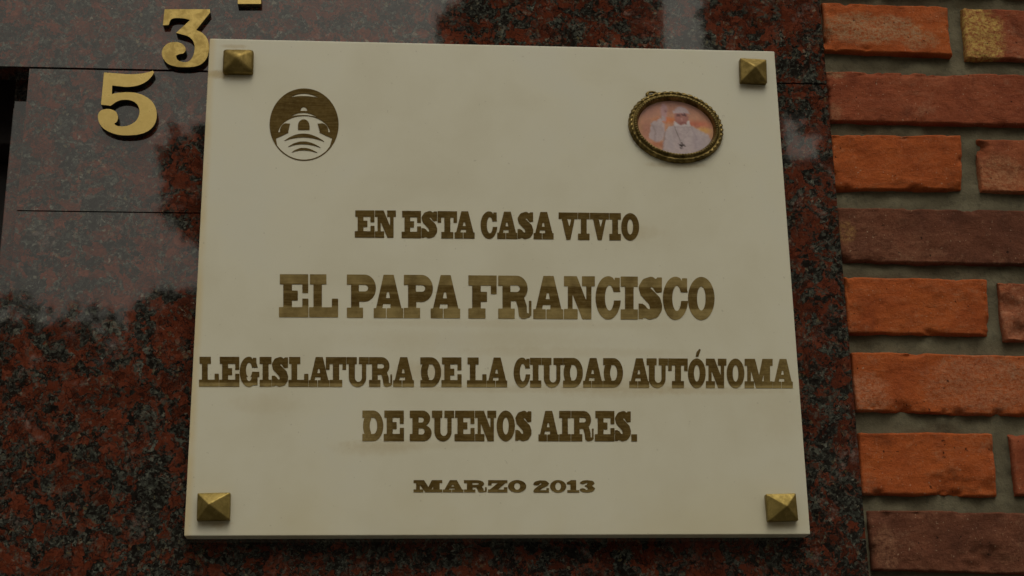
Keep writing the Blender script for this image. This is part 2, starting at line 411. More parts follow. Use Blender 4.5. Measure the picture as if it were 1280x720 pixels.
# measured bricks: corners in photograph pixels (TL, TR, BR, BL); the long ones run on past the frame
FACE = .001
P = lambda *c: [(at(x + (1.0 if i in (1, 2) else -.3), y + (1.0 if i > 1 else -1.0), FACE).x, at(x, y + (1.0 if i > 1 else -1.0), FACE).z) for i, (x, y) in enumerate(c)]
def course(left, right_px):          # helper for bricks reaching beyond the frame
    return left
bricks = [
    (P((1029, 3), (1184, 10), (1189, 68), (1032, 62)), bmat(ORANGE, 1, [(1085, 35, .055, .018, .85), (1150, 50, .02, .012, .6)]), 1, [(.0, .30, .009, .004)]),
    (P((1205, 10), (1545, 20), (1552, 80), (1209, 72)), bmat(RED, 2, [(1222, 44, .027, .040, 1.)], (.52, .35, .095)), 2, []),
    (P((1034, 89), (1372, 97), (1378, 158), (1039, 150)), bmat(RED, 3, [(1045, 92, .010, .006, .6), (1040, 140, .012, .01, .3)], sk=.35), 3, [(.0, .9, .008, .003)]),
    (P((1038, 169), (1199, 171), (1203, 236), (1043, 235)), bmat(ORANGE, 4, sk=.25), 4, [(.97, .0, .008, .003), (.5, .01, .010, .002)]),
    (P((1223, 174), (1562, 181), (1568, 246), (1227, 238)), bmat(PALE, 5, [(1250, 215, .025, .02, .5)], (.46, .25, .13)), 5, [(.01, .8, .009, .006)]),
    (P((1047, 260), (1388, 264), (1394, 332), (1052, 325)), bmat(BROWN, 6, [(1058, 290, .010, .012, .5)], (.38, .22, .07)), 6, []),
    (P((1056, 347), (1232, 351), (1237, 418), (1061, 415)), bmat(ORANGE, 7, sk=.55), 7, []),
    (P((1249, 354), (1595, 362), (1603, 432), (1257, 424)), bmat(PALE, 8, [(1280, 395, .06, .03, .35)], (.44, .24, .15)), 8, [(.02, .6, .012, .004), (.05, .15, .01, .004)]),
    (P((1064, 440), (1412, 449), (1420, 523), (1072, 512)), bmat(ORANGE, 9, [(1085, 490, .022, .02, .5), (1230, 480, .06, .03, .4)], (.46, .26, .16)), 9, [(.15, .02, .01, .003)]),
    (P((1074, 541), (1241, 542), (1247, 618), (1078, 617)), bmat(ORANGE, 10, sk=.3), 10, [(.62, .12, .016, .003), (.95, .1, .012, .004), (.78, .05, .012, .003)]),
    (P((1264, 543), (1612, 549), (1620, 626), (1271, 618)), bmat(RED, 11, sk=.4), 11, []),
    (P((1086, 638), (1440, 645), (1448, 722), (1092, 711)), bmat(BROWN, 12, [(1108, 685, .012, .022, .45)], (.36, .18, .10)), 12, [(.0, 1.0, .018, .005), (.40, .13, .02, .004), (.6, .05, .02, .003)]),
]
for c, m, s, ch in bricks:
    link('brick', brick_mesh(c, s, FACE + random.Random(s).uniform(-.0012, .0012), ch), m, bw, smooth=55)
# the bond carried on around the frame
kinds = [ORANGE, RED, BROWN, PALE]
PITCH = .0655; rr = random.Random(7)
zrow = {}                                     # centre heights of measured rows
tops = [(at(1100, y0, 0).z, at(1100, y1, 0).z) for y0, y1 in ((6, 66), (91, 152), (170, 236), (261, 326), (348, 416), (441, 514), (541, 618), (639, 713))]
rows = [(z0, z1, i % 2, i) for i, (z0, z1) in enumerate(tops)]
H0 = .052
up = tops[0][0]; n = 1
while up < TOPZ - .07:
    rows.append((up + .014 + H0, up + .014, n % 2, -n)); up += PITCH + .0005; n += 1
dn = tops[-1][1]; n = 8
while dn > 1.42:
    rows.append((dn - .014, dn - .014 - H0, n % 2, n)); dn -= PITCH; n += 1
sd_ = 100
for z0, z1, odd, idx in rows:
    inside = 0 <= idx <= 7
    if inside:
        x = (at(1545, 40, 0).x if idx == 0 else at(1378, 120, 0).x if idx == 1 else at(1566, 210, 0).x if idx == 2 else at(1392, 300, 0).x if idx == 3 else at(1600, 395, 0).x if idx == 4 else at(1417, 480, 0).x if idx == 5 else at(1617, 585, 0).x if idx == 6 else at(1445, 680, 0).x) + .013
    else:
        x = RIGHT + .003
        if not odd:
            ln = .117 + rr.uniform(-.004, .004)
            link('brick', brick_mesh([(x, z0), (x + ln, z0), (x + ln, z1), (x, z1)], sd_, FACE + rr.uniform(-.0015, .0015)), bmat(rr.choice(kinds), sd_), bw, smooth=55); sd_ += 1
            x += ln + .013
    while x < WR - .05:
        ln = min(.248 + rr.uniform(-.006, .006), WR - x)
        link('brick', brick_mesh([(x, z0), (x + ln, z0), (x + ln, z1), (x, z1)], sd_, FACE + rr.uniform(-.0015, .0015)), bmat(rr.choice(kinds), sd_), bw, smooth=55); sd_ += 1
        x += ln + .013

# ------------------------------------------------------------------ outline tools (signed fields -> outlines -> solid meshes)
def poly(*pts):
    P_ = np.array(pts, float)
    def f(X, Y):
        d = np.full(X.shape, 1e9); ins = np.zeros(X.shape, bool)
        n = len(P_)
        for i in range(n):
            ax, ay = P_[i]; bx, by = P_[(i + 1) % n]
            ex, ey = bx - ax, by - ay
            t = np.clip(((X - ax) * ex + (Y - ay) * ey) / (ex * ex + ey * ey + 1e-12), 0, 1)
            d = np.minimum(d, np.hypot(X - ax - t * ex, Y - ay - t * ey))
            cr = ((ay > Y) != (by > Y))
            with np.errstate(divide='ignore', invalid='ignore'):
                xi = ax + (Y - ay) / (ey if ey != 0 else 1e-12) * ex
            ins ^= cr & (X < xi)
        return np.where(ins, -d, d)
    return f
def rect(x0, y0, x1, y1): return poly((x0, y0), (x1, y0), (x1, y1), (x0, y1))
def ell(cx, cy, rx, ry):
    def f(X, Y):
        k = np.sqrt(((X - cx) / rx) ** 2 + ((Y - cy) / ry) ** 2)
        return (k - 1) * min(rx, ry)
    return f
def stroke(pts, rad):
    def f(X, Y):
        d = np.full(X.shape, 1e9)
        for (a, b, ra, rb) in zip(pts[:-1], pts[1:], rad[:-1], rad[1:]):
            ex, ey = b[0] - a[0], b[1] - a[1]
            t = np.clip(((X - a[0]) * ex + (Y - a[1]) * ey) / (ex * ex + ey * ey + 1e-12), 0, 1)
            d = np.minimum(d, np.hypot(X - a[0] - t * ex, Y - a[1] - t * ey) - (ra + t * (rb - ra)))
        return d
    return f
def U(*fs): return lambda X, Y: np.minimum.reduce([f(X, Y) for f in fs])
def I(*fs): return lambda X, Y: np.maximum.reduce([f(X, Y) for f in fs])
def D(a, *bs): return lambda X, Y: np.maximum.reduce([a(X, Y)] + [-b(X, Y) for b in bs])
def catmull(pts, n=7, closed=True):
    out = []; N = len(pts); rng = range(N) if closed else range(N - 1)
    for i in rng:
        g_ = lambda k: np.array(pts[k % N] if closed else pts[min(max(k, 0), N - 1)], float)
        p0, p1, p2, p3 = g_(i - 1), g_(i), g_(i + 1), g_(i + 2)
        for s in range(n):
            t = s / n
            out.append(tuple(.5 * ((2 * p1) + (-p0 + p2) * t + (2 * p0 - 5 * p1 + 4 * p2 - p3) * t * t + (-p0 + 3 * p1 - 3 * p2 + p3) * t ** 3)))
    return out

def contours(f, x0, y0, x1, y1, step):
    xs = np.arange(x0, x1 + step, step); ys = np.arange(y0, y1 + step, step)
    X, Y = np.meshgrid(xs, ys, indexing='ij'); V = f(X, Y); V = np.where(np.abs(V) < 1e-9, 1e-9, V)
    nx, ny = V.shape; nxt = {}; pos = {}
    def ep(i, j, k):                       # k = 0: edge along x, 1: along y
        key = (i, j, k)
        if key not in pos:
            a = V[i, j]; b = V[i + 1, j] if k == 0 else V[i, j + 1]; t = a / (a - b)
            pos[key] = (xs[i] + step * t, ys[j]) if k == 0 else (xs[i], ys[j] + step * t)
        return key
    ins = V < 0
    for i in range(nx - 1):
        for j in range(ny - 1):
            c = (ins[i, j], ins[i + 1, j], ins[i + 1, j + 1], ins[i, j + 1])
            s = sum(c)
            if s in (0, 4): continue
            E_ = (ep(i, j, 0) if c[0] != c[1] else None, ep(i + 1, j, 1) if c[1] != c[2] else None, ep(i, j + 1, 0) if c[3] != c[2] else None, ep(i, j, 1) if c[0] != c[3] else None)
            # walk edges: from entering (out->in) to leaving (in->out) keeping the inside on the left
            cyc = []
            for k in range(4):
                a, b = c[k], c[(k + 1) % 4]
                if a != b: cyc.append((k, a))          # a inside -> leaving inside at this edge when walking ccw
            if len(cyc) == 2:
                (k0, a0), (k1, a1) = cyc
                st, en = (k0, k1) if a0 else (k1, k0)
                nxt[E_[st]] = E_[en]
            else:
                ks = [k for k, a in cyc if a]
                for k in ks: nxt[E_[k]] = E_[(k - 1) % 4]
    loops = []
    while nxt:
        k0 = next(iter(nxt)); lp = []; k = k0
        while k in nxt: lp.append(pos[k]); k = nxt.pop(k)
        if len(lp) > 6: loops.append(lp)
    # drop points that lie on straight runs
    res = []
    for lp in loops:
        keep = []
        n_ = len(lp)
        last = np.array(lp[0]); keep.append(lp[0])
        for i in range(1, n_):
            a = np.array(keep[-1]); b = np.array(lp[i]); c = np.array(lp[(i + 1) % n_])
            u_, v_ = b - a, c - a
            if abs(u_[0] * v_[1] - u_[1] * v_[0]) / (np.linalg.norm(v_) + 1e-12) > step * .035: keep.append(lp[i])
        if len(keep) > 3: res.append(keep)
    return res

def solid(name, loops, y_front, y_back):
    """loops in wall coordinates (x, z) -> closed solid between the two depths"""
    cu = bpy.data.curves.new(name, 'CURVE'); cu.dimensions = '2D'; cu.fill_mode = 'BOTH'
    cu.extrude = (y_back - y_front) / 2
    for lp in loops:
        sp = cu.splines.new('POLY'); sp.points.add(len(lp) - 1); sp.use_cyclic_u = True
        for p_, (x, z) in zip(sp.points, lp): p_.co = (x, z, 0, 1)
    tmp = bpy.data.objects.new(name, cu); COL.objects.link(tmp)
    dg = bpy.context.evaluated_depsgraph_get()
    m = bpy.data.meshes.new_from_object(tmp.evaluated_get(dg))
    bpy.data.objects.remove(tmp); bpy.data.curves.remove(cu)
    m.transform(Matrix.Translation((0, (y_front + y_back) / 2, 0)) @ Matrix.Rotation(math.pi / 2, 4, 'X'))
    m.materials.clear()
    m.name = name
    return m

# ------------------------------------------------------------------ slab-serif alphabet: cap height 1
s_ = .235
B_ = 1 - s_
def gA(): return .70, D(U(poly((.235, 1), (.475, 1), (.665, .2), (.05, .2)), rect(0, 0, .295, .225), rect(.305, 0, .70, .225), rect(.28, .205, .34, .225)),
                        poly((.315, .60), (.365, .60), (.385, .46), (.29, .46)), poly((.225, .325), (.40, .325), (.40, .225), (.205, .225)), rect(.292, -.1, .308, .225))
def gB(): return .74, D(U(rect(0, 0, .35, s_), rect(0, B_, .35, 1), rect(.09, 0, .30, 1), rect(.2, .49, .45, 1), rect(.2, 0, .47, .53), ell(.43, .745, .26, .255), ell(.46, .265, .28, .265)),
                        U(rect(.30, .61, .40, .78), ell(.40, .695, .075, .085)), U(rect(.30, .22, .42, .42), ell(.42, .32, .08, .10)))
def gC(): return .57, D(U(ell(.295, .5, .295, .505), rect(.43, .64, .565, .97), rect(.43, .36, .565, .44)), ell(.325, .5, .105, .295), rect(.36, .44, .8, .64), poly((.33, .44), (.62, .44), (.62, .64), (.33, .64)), poly((.40, .98), (.445, 1.02), (.445, .90)))
def gD(): return .70, D(U(rect(0, 0, .34, s_), rect(0, B_, .34, 1), rect(.09, 0, .30, 1), rect(.25, 0, .36, 1), ell(.36, .5, .34, .5)), U(rect(.29, .235, .37, .765), ell(.37, .5, .125, .265)))
def gE(): return .68, U(rect(0, 0, .68, s_), rect(.02, B_, .675, 1), rect(.10, 0, .30, 1), rect(.2, .39, .435, .62), rect(.54, .565, .675, .9), rect(.54, .1, .68, .435))
def gF(): return .66, U(rect(0, 0, .40, s_), rect(.0, B_, .66, 1), rect(.09, 0, .29, 1), rect(.2, .39, .435, .62), rect(.525, .565, .66, .9))
def gG(): return .66, D(U(ell(.31, .5, .31, .505), rect(.43, .64, .56, .97), rect(.32, .33, .66, .50), rect(.43, .05, .60, .45)), U(ell(.315, .56, .105, .245), I(ell(.315, .45, .105, .26), rect(0, 0, .42, .33)), poly((.28, .50), (.42, .50), (.42, .64), (.28, .64))), rect(.42, .50, .9, .64), poly((.40, .98), (.44, 1.02), (.44, .90)))
def gI(): return .40, U(rect(0, 0, .40, s_), rect(0, B_, .40, 1), rect(.10, 0, .30, 1))
def gL(): return .67, U(rect(0, 0, .67, s_), rect(.02, B_, .40, 1), rect(.10, 0, .295, 1), rect(.525, .1, .67, .435))
def gM(): return .98, D(U(rect(0, 0, .33, s_), rect(.55, 0, .98, s_), rect(0, B_, .36, 1), rect(.62, B_, .98, 1), rect(.09, 0, .22, 1), rect(.67, 0, .89, 1), poly((.10, 1), (.36, 1), (.60, .1), (.50, 0), (.40, 0)), poly((.62, 1), (.80, 1), (.55, 0), (.42, 0))), poly((.39, 1.1), (.59, 1.1), (.52, .62), (.47, .62)))
def gN(): return .72, U(rect(.0, 0, .32, s_), rect(0, B_, .30, 1), rect(.42, B_, .72, 1), rect(.09, 0, .20, 1), rect(.52, .0, .64, 1), poly((.03, 1), (.30, 1), (.64, .12), (.64, 0), (.43, 0)))
def gO(): return .62, D(ell(.31, .5, .31, .505), ell(.31, .5, .10, .28))
def gP(): return .70, D(U(rect(0, 0, .385, s_), rect(0, B_, .35, 1), rect(.10, 0, .295, 1), rect(.2, .375, .42, 1), ell(.42, .6875, .27, .3125)), U(rect(.285, .61, .42, .765), ell(.42, .6875, .085, .0775)))
def gR(): return .80, D(U(rect(0, 0, .385, s_), rect(0, B_, .35, 1), rect(.10, 0, .295, 1), rect(.2, .41, .42, 1), ell(.42, .705, .265, .295), poly((.34, .5), (.60, .5), (.665, .30), (.67, .12), (.72, .10), (.70, .03), (.62, 0), (.55, .0), (.485, .06), (.46, .25), (.42, .40)), rect(.715, .07, .775, .42), stroke([(.62, .08), (.70, .075), (.74, .10)], [.08, .05, .035])), U(rect(.285, .62, .42, .775), ell(.42, .6975, .085, .0775)))
def gS(): return .55, U(stroke([(.45, .70), (.40, .82), (.29, .885), (.185, .84), (.14, .745), (.17, .645), (.27, .54), (.37, .44), (.405, .33), (.405, .25), (.36, .155), (.26, .115), (.15, .17), (.10, .27)],
                             [.075, .095, .115, .125, .135, .14, .145, .145, .145, .14, .125, .115, .10, .08]), rect(.43, .635, .545, .985), rect(0.0, .015, .105, .37), rect(.40, .80, .47, .96), rect(.08, .04, .16, .2))
def gT(): return .68, U(rect(0, B_, .68, 1), rect(0, .575, .125, .9), rect(.555, .575, .68, .9), rect(.235, 0, .445, 1), rect(.13, 0, .55, s_))
def gU(): return .75, U(rect(0, B_, .35, 1), rect(.42, B_, .75, 1), D(U(rect(.08, .32, .665, .9), ell(.3725, .32, .2925, .325)), U(rect(.285, .3, .52, 1.2), ell(.4025, .32, .1175, .15)), rect(.3, .9, .5, 1.1)))
def gV(): return .66, D(U(rect(0, B_, .66, 1), poly((.06, 1), (.60, 1), (.41, 0), (.27, 0))), poly((.30, B_), (.44, B_), (.375, .48)), )
def gZ(): return .66, U(rect(0, B_, .66, 1), rect(0, 0, .66, s_), poly((.36, .82), (.62, .82), (.30, .15), (.02, .15)), rect(0, .58, .12, .9), rect(.54, .1, .66, .42))
def g0(): return .62, D(ell(.31, .5, .31, .505), ell(.31, .5, .11, .31))
def g1(): return .48, U(rect(.02, 0, .48, .2), rect(.14, 0, .36, 1), poly((.36, 1), (.18, 1), (.0, .82), (.0, .66), (.2, .66)))
def g2(): return .62, U(stroke([(.12, .70), (.15, .80), (.27, .88), (.40, .84), (.46, .72), (.42, .60), (.28, .45), (.13, .24), (.10, .12)], [.12, .11, .105, .13, .14, .135, .12, .10, .10]), rect(.02, 0, .60, .2), rect(.5, .1, .60, .36))
def g3(): return .60, U(stroke([(.11, .78), (.18, .87), (.29, .895), (.41, .84), (.43, .74), (.37, .60), (.26, .54)], [.105, .105, .10, .125, .135, .11, .07]), stroke([(.26, .53), (.38, .47), (.445, .32), (.41, .19), (.29, .105), (.17, .13), (.11, .23)], [.07, .11, .14, .13, .10, .105, .115]))
def gdot(): return .20, rect(0, 0, .2, .235)
GL = {'A': gA, 'B': gB, 'C': gC, 'D': gD, 'E': gE, 'F': gF, 'G': gG, 'I': gI, 'L': gL, 'M': gM, 'N': gN, 'O': gO, 'P': gP, 'R': gR, 'S': gS, 'T': gT, 'U': gU, 'V': gV, 'Z': gZ,
      '0': g0, '1': g1, '2': g2, '3': g3, '.': gdot}
_cache = {}
def glyph(ch):
    if ch not in _cache:
        base = 'O' if ch == 'Ó' else ch
        w_, f = GL[base]()
        lp = contours(f, -.03, -.04, w_ + .03, 1.04, .0125)
        if ch == 'Ó': lp = lp + contours(poly((.27, 1.06), (.36, 1.06), (.45, 1.30), (.40, 1.33), (.30, 1.22)), .2, 1.0, .5, 1.4, .0125)
        _cache[ch] = (w_, lp)
    return _cache[ch]

# ------------------------------------------------------------------ marble plaque
PW, PH, PT = .55, .47566, .020
pl = empty('marble_plaque', (0, -PT / 2, ZC - PH / 2), 'cream marble commemorative plaque engraved with brown slab-serif lettering', 'plaque')
YF = -PT
def plaque_mesh():
    me = box_mesh('slab', -PW / 2, PW / 2, -PT, -.0005, ZC - PH / 2, ZC + PH / 2, .0011, 3)
    return me
link('slab', plaque_mesh(), MAT['marble'], pl)

def zpx(x, y): return at(x, y, YF).z
def xpx(x, y): return at(x, y, YF).x
def bands_for(x, top, bot, spans):
    zt, zb = zpx(x, top), zpx(x, bot); h = zt - zb
    return [(zb + a * h, zb + b * h, k) for a, b, k in spans]
LM = [
    letter_material('bronze_lettering', [], []),
    letter_material('bronze_lettering_worn_bands', bands_for(620, 345, 398, [(-.1, .255, .75), (.765, 1.1, .62), (.55, .60, .3)]), [(xpx(820, 370), xpx(900, 370), .12)]),
    letter_material('bronze_lettering_worn_foot', bands_for(620, 447, 484.5, [(-.1, .11, .85)]), [(xpx(900, 460), xpx(995, 460), .38)]),
    letter_material('bronze_lettering_faded_start', [], [(xpx(500, 530), xpx(452, 530), .55)]),
    letter_material('bronze_lettering_small', bands_for(630, 600, 615.7, [(-.1, .2, .30)]), []),
]
# word, x0, x1, top and baseline (photograph pixels) at the word's left and right end
WORDS = [
    ('EN', 443.4, 494.9, 263.0, 297.0, 263.2, 297.4, 0), ('ESTA', 502, 593.3, 263.6, 297.7, 264.3, 298.4, 0), ('CASA', 600.7, 692, 264.4, 298.5, 265.2, 299.3, 0), ('VIVIO', 698.2, 798.9, 265.6, 299.8, 266.8, 300.8, 0),
    ('EL', 348.7, 422.7, 342.8, 396.6, 343.0, 396.8, 1), ('PAPA', 433.6, 575.2, 343.2, 397.3, 344.0, 398.0, 1), ('FRANCISCO', 585.4, 893.2, 344.2, 398.2, 346.6, 400.0, 1),
    ('LEGISLATURA', 248.7, 517.5, 446.0, 483.4, 446.6, 483.8, 2), ('DE', 525.4, 577, 446.7, 483.8, 446.8, 483.9, 2), ('LA', 583.7, 634, 446.9, 484.0, 447.0, 484.1, 2),
    ('CIUDAD', 642, 778.7, 447.2, 484.3, 447.8, 484.6, 2), ('AUTÓNOMA', 786.5, 991, 447.9, 484.8, 448.8, 485.4, 2),
    ('DE', 453, 505, 513.2, 551.4, 513.2, 551.4, 3), ('BUENOS', 512.2, 664.4, 513.3, 551.5, 513.5, 551.6, 3), ('AIRES.', 673, 796.3, 513.6, 551.6, 513.8, 551.8, 3),
    ('MARZO', 516.9, 657.8, 600.2, 615.4, 600.2, 615.6, 4), ('2013', 666.7, 744.3, 600.2, 615.8, 600.2, 615.8, 4),
]
GAP = {0: .012, 1: .016, 2: .008, 3: .012, 4: .02}
for word, x0, x1, t0, b0, t1, b1, li in WORDS:
    gap = GAP[li]
    KERN = {('L', 'A'): .0, ('P', 'A'): -.08, ('F', 'R'): .02, ('R', 'A'): .0, ('A', 'T'): -.13, ('A', 'U'): -.10, ('U', 'T'): .0, ('T', 'Ó'): .0, ('A', 'S'): .0, ('T', 'A'): -.10, ('T', 'U'): .0, ('Z', 'O'): 0}
    adv = []; x = 0.
    for i, ch in enumerate(word):
        w_ = glyph(ch)[0]; adv.append(x); x += w_
        if i < len(word) - 1: x += gap + KERN.get((ch, word[i + 1]), 0.)
    tot = x
    for ch, a in zip(word, adv):
        w_, lps = glyph(ch); out = []
        for lp in lps:
            q = []
            for (u, v) in lp:
                k = (a + u) / tot
                X = x0 + (x1 - x0) * k; top = t0 + (t1 - t0) * k; bot = b0 + (b1 - b0) * k
                p_ = at(X, bot + (top - bot) * v, YF); q.append((p_.x, p_.z))
            out.append(q)
        link('letter', solid('letter', out, YF - .00035, YF + .0006), LM[li], pl)

# emblem: dome over arched steps, cut out of a brown disc (coordinates: sixfold enlargement of 320..440, 90..210)
def arc(x0, y0, xm, ym, x1, y1, w0, wm, n=16):
    pts, rad = [], []
    for i in range(n + 1):
        t = i / n; k = 4 * t * (1 - t)
        pts.append(((x0 + (x1 - x0) * t) + (xm - (x0 + x1) / 2) * k, (y0 + (y1 - y0) * t) + (ym - (y0 + y1) / 2) * k)); rad.append((w0 + (wm - w0) * math.sin(math.pi * t)) / 2)
    return stroke(pts, rad)
disc = ell(361, 395, 259, 271)
steps_white = I(ell(361, 395, 253, 265), poly((150, 500), (232, 462), (300, 437), (361, 432), (420, 437), (490, 462), (572, 500), (566, 520), (552, 560), (490, 640), (361, 700), (230, 640), (160, 560)))
rim = I(D(ell(361, 395, 259, 271), ell(361, 393, 252, 265)), rect(90, 480, 640, 700))
white = U(arc(265, 189, 361, 172, 466, 192, 2, 18),                                                    # highlight at the top
          D(ell(359, 292, 25, 28), rect(300, 292, 420, 340)), arc(268, 332, 358, 315, 450, 336, 3, 17),   # lantern and its ring
          D(D(ell(361, 470, 196, 140), rect(100, 452, 620, 700)), D(ell(361, 505, 172, 140), rect(228, 320, 494, 470))),
          poly((240, 470), (256, 392), (300, 350), (361, 338), (424, 350), (462, 392), (480, 470)),
          steps_white)
holes = U(D(U(ell(358, 402, 43, 46), rect(315, 402, 402, 436)), rect(300, 436, 420, 480)),             # middle arch
          D(I(ell(240, 440, 60, 58), poly((150, 380), (256, 388), (240, 455), (180, 490), (150, 480))), ell(600, 0, 1, 1)),
          I(ell(480, 440, 62, 58), poly((462, 388), (570, 380), (570, 490), (530, 482), (480, 455))),
          arc(208, 520, 358, 477, 514, 524, 2, 29), arc(240, 563, 358, 532, 486, 569, 2, 22), arc(265, 606, 358, 579, 462, 608, 2, 19))
emb = U(D(disc, white), I(holes, disc), rim)
lps = [[((at(320 + x / 6, 90 + y / 6, YF).x), at(320 + x / 6, 90 + y / 6, YF).z) for x, y in lp] for lp in contours(emb, 90, 110, 635, 680, 3.)]
link('emblem', solid('emblem', lps, YF - .00035, YF + .0006), letter_material('bronze_emblem', [], []), pl)

# pyramid-headed bolts
def bolt(px0, py0, px1, py1, ax, ay, h, rot, bev, worn=False, mat='bolt'):
    a = at(px0, py0, YF - .004); b = at(px1, py1, YF - .004)
    cx, cz = (a.x + b.x) / 2, (a.z + b.z) / 2; hw, hh = (b.x - a.x) / 2, (a.z - b.z) / 2
    bm = bmesh.new(); N = 8
    ca, sa = math.cos(rot), math.sin(rot)
    def W_(u, v, y): return (cx + u * hw * ca - v * hh * sa, y, cz + u * hw * sa + v * hh * ca)
    q = [(-1, -1), (1, -1), (1, 1), (-1, 1)]
    v0 = [bm.verts.new(W_(u, v, YF + .0005)) for u, v in q]
    v1 = [bm.verts.new(W_(u, v, YF - .0062)) for u, v in q]
    ap = bm.verts.new(W_(ax, ay, YF - h))
    for i in range(4):
        j = (i + 1) % 4
        bm.faces.new((v0[i], v0[j], v1[j], v1[i])); bm.faces.new((v1[i], v1[j], ap))
    bm.faces.new(v0[::-1])
    bmesh.ops.recalc_face_normals(bm, faces=bm.faces[:])
    ed = [e for e in bm.edges if not all(v in v0 for v in e.verts)]
    bmesh.ops.bevel(bm, geom=ed, offset=bev, segments=3 if worn else 2, affect='EDGES', profile=.5)
    m = bpy.data.meshes.new('bolt_head'); bm.to_mesh(m); bm.free()
    return link('bolt_head', m, MAT[mat], pl, smooth=60 if worn else None)
bolt(279.5, 62, 316, 92, -.12, .12, .0125, R(.5), .0022, True, 'bolt_dull')
bolt(924, 74, 959, 104, .05, .08, .0128, R(-2.2), .0008, False, 'bolt_dull')
bolt(247.5, 616.5, 287, 650.5, -.24, .06, .0145, R(1.2), .0007)
bolt(957, 617.5, 997, 651.5, .22, -.02, .0135, R(1.6), .0007)

# ------------------------------------------------------------------ oval framed picture fixed to the plaque
MC = (845.4, 157.6); TILT = R(9.5)
c0 = at(*MC, YF - .004)
SX = (at(MC[0] + 10, MC[1], YF - .004) - c0).length / 10; SZ = (c0 - at(MC[0], MC[1] + 10, YF - .004)).length / 10
medal = empty('oval_medallion', (c0.x, YF, c0.z - 43 * SZ), 'small oval brass frame with a printed portrait, fixed on the plaque', 'medallion')
A0, B0 = 59.0 * SX, 43.8 * SZ
def oval(th, a, b):
    x, z = a * math.cos(th), b * math.sin(th)
    return x * math.cos(-TILT) - z * math.sin(-TILT), x * math.sin(-TILT) + z * math.cos(-TILT)
def frame_mesh(profile, nseg, mod):
    bm = bmesh.new(); rings = []
    for i in range(nseg):
        th = 2 * math.pi * i / nseg; ring = []
        for k, (u, h) in enumerate(profile):
            du, dh = mod(th, k)
            x, z = oval(th, A0 - u - du, B0 - u - du)
            ring.append(bm.verts.new((c0.x + x, YF - h - dh, c0.z + z)))
        rings.append(ring)
    for i in range(nseg):
        r0, r1 = rings[i], rings[(i + 1) % nseg]
        for k in range(len(profile) - 1): bm.faces.new((r0[k], r1[k], r1[k + 1], r0[k + 1]))
    bmesh.ops.recalc_face_normals(bm, faces=bm.faces[:])
    m = bpy.data.meshes.new('frame'); bm.to_mesh(m); bm.free(); return m
prof = [(-.0002, -.0004), (-.0002, .0018), (.0006, .0034), (.0013, .0046), (.0022, .0052), (.0031, .0047), (.0037, .0041), (.0044, .0046), (.0050, .0058), (.0057, .0066), (.0065, .0068), (.0073, .0062), (.0080, .0048), (.0086, .0030), (.0090, .0014), (.0100, .0006)]
def mod(th, k):
    s = 0; d = 0
    if 1 <= k <= 5:
        f = math.sin(46 * th + k * 1.1); s = .0005 * max(-.6, f) * (1 if k in (2, 3, 4) else .5); d = .0004 * math.sin(46 * th + k * 1.1) * (1 if k < 3 else .4)
        j = mnoise.noise(Vector((math.cos(th) * 6, math.sin(th) * 6, k * .3))) * .0004; s += j
    if 9 <= k <= 12: s = .00042 * math.sin(84 * th); 
    return -d, s
link('frame', frame_mesh(prof, 720, mod), MAT['frame'], medal, smooth=180)
# worn hanging loop at the frame's upper left
def loop_mesh():
    bm = bmesh.new(); n1, n2 = 22, 8; R1, r1 = .0034, .0013
    cx_, cz_ = at(815, 117.0, YF - .003).x, at(815, 117.0, YF - .003).z
    vs2 = []
    for i in range(n1):
        a = 2 * math.pi * i / n1; row = []
        for j in range(n2):
            b = 2 * math.pi * j / n2; rr_ = R1 + r1 * math.cos(b)
            row.append(bm.verts.new((cx_ + rr_ * math.cos(a) * 1.35, YF - .0022 - r1 * math.sin(b), cz_ + rr_ * math.sin(a) * .8 - .0006)))
        vs2.append(row)
    for i in range(n1):
        for j in range(n2):
            bm.faces.new((vs2[i][j], vs2[(i + 1) % n1][j], vs2[(i + 1) % n1][(j + 1) % n2], vs2[i][(j + 1) % n2]))
    bmesh.ops.recalc_face_normals(bm, faces=bm.faces[:])
    m = bpy.data.meshes.new('hanging_loop'); bm.to_mesh(m); bm.free(); return m
link('hanging_loop', loop_mesh(), MAT['frame'], medal, smooth=180)

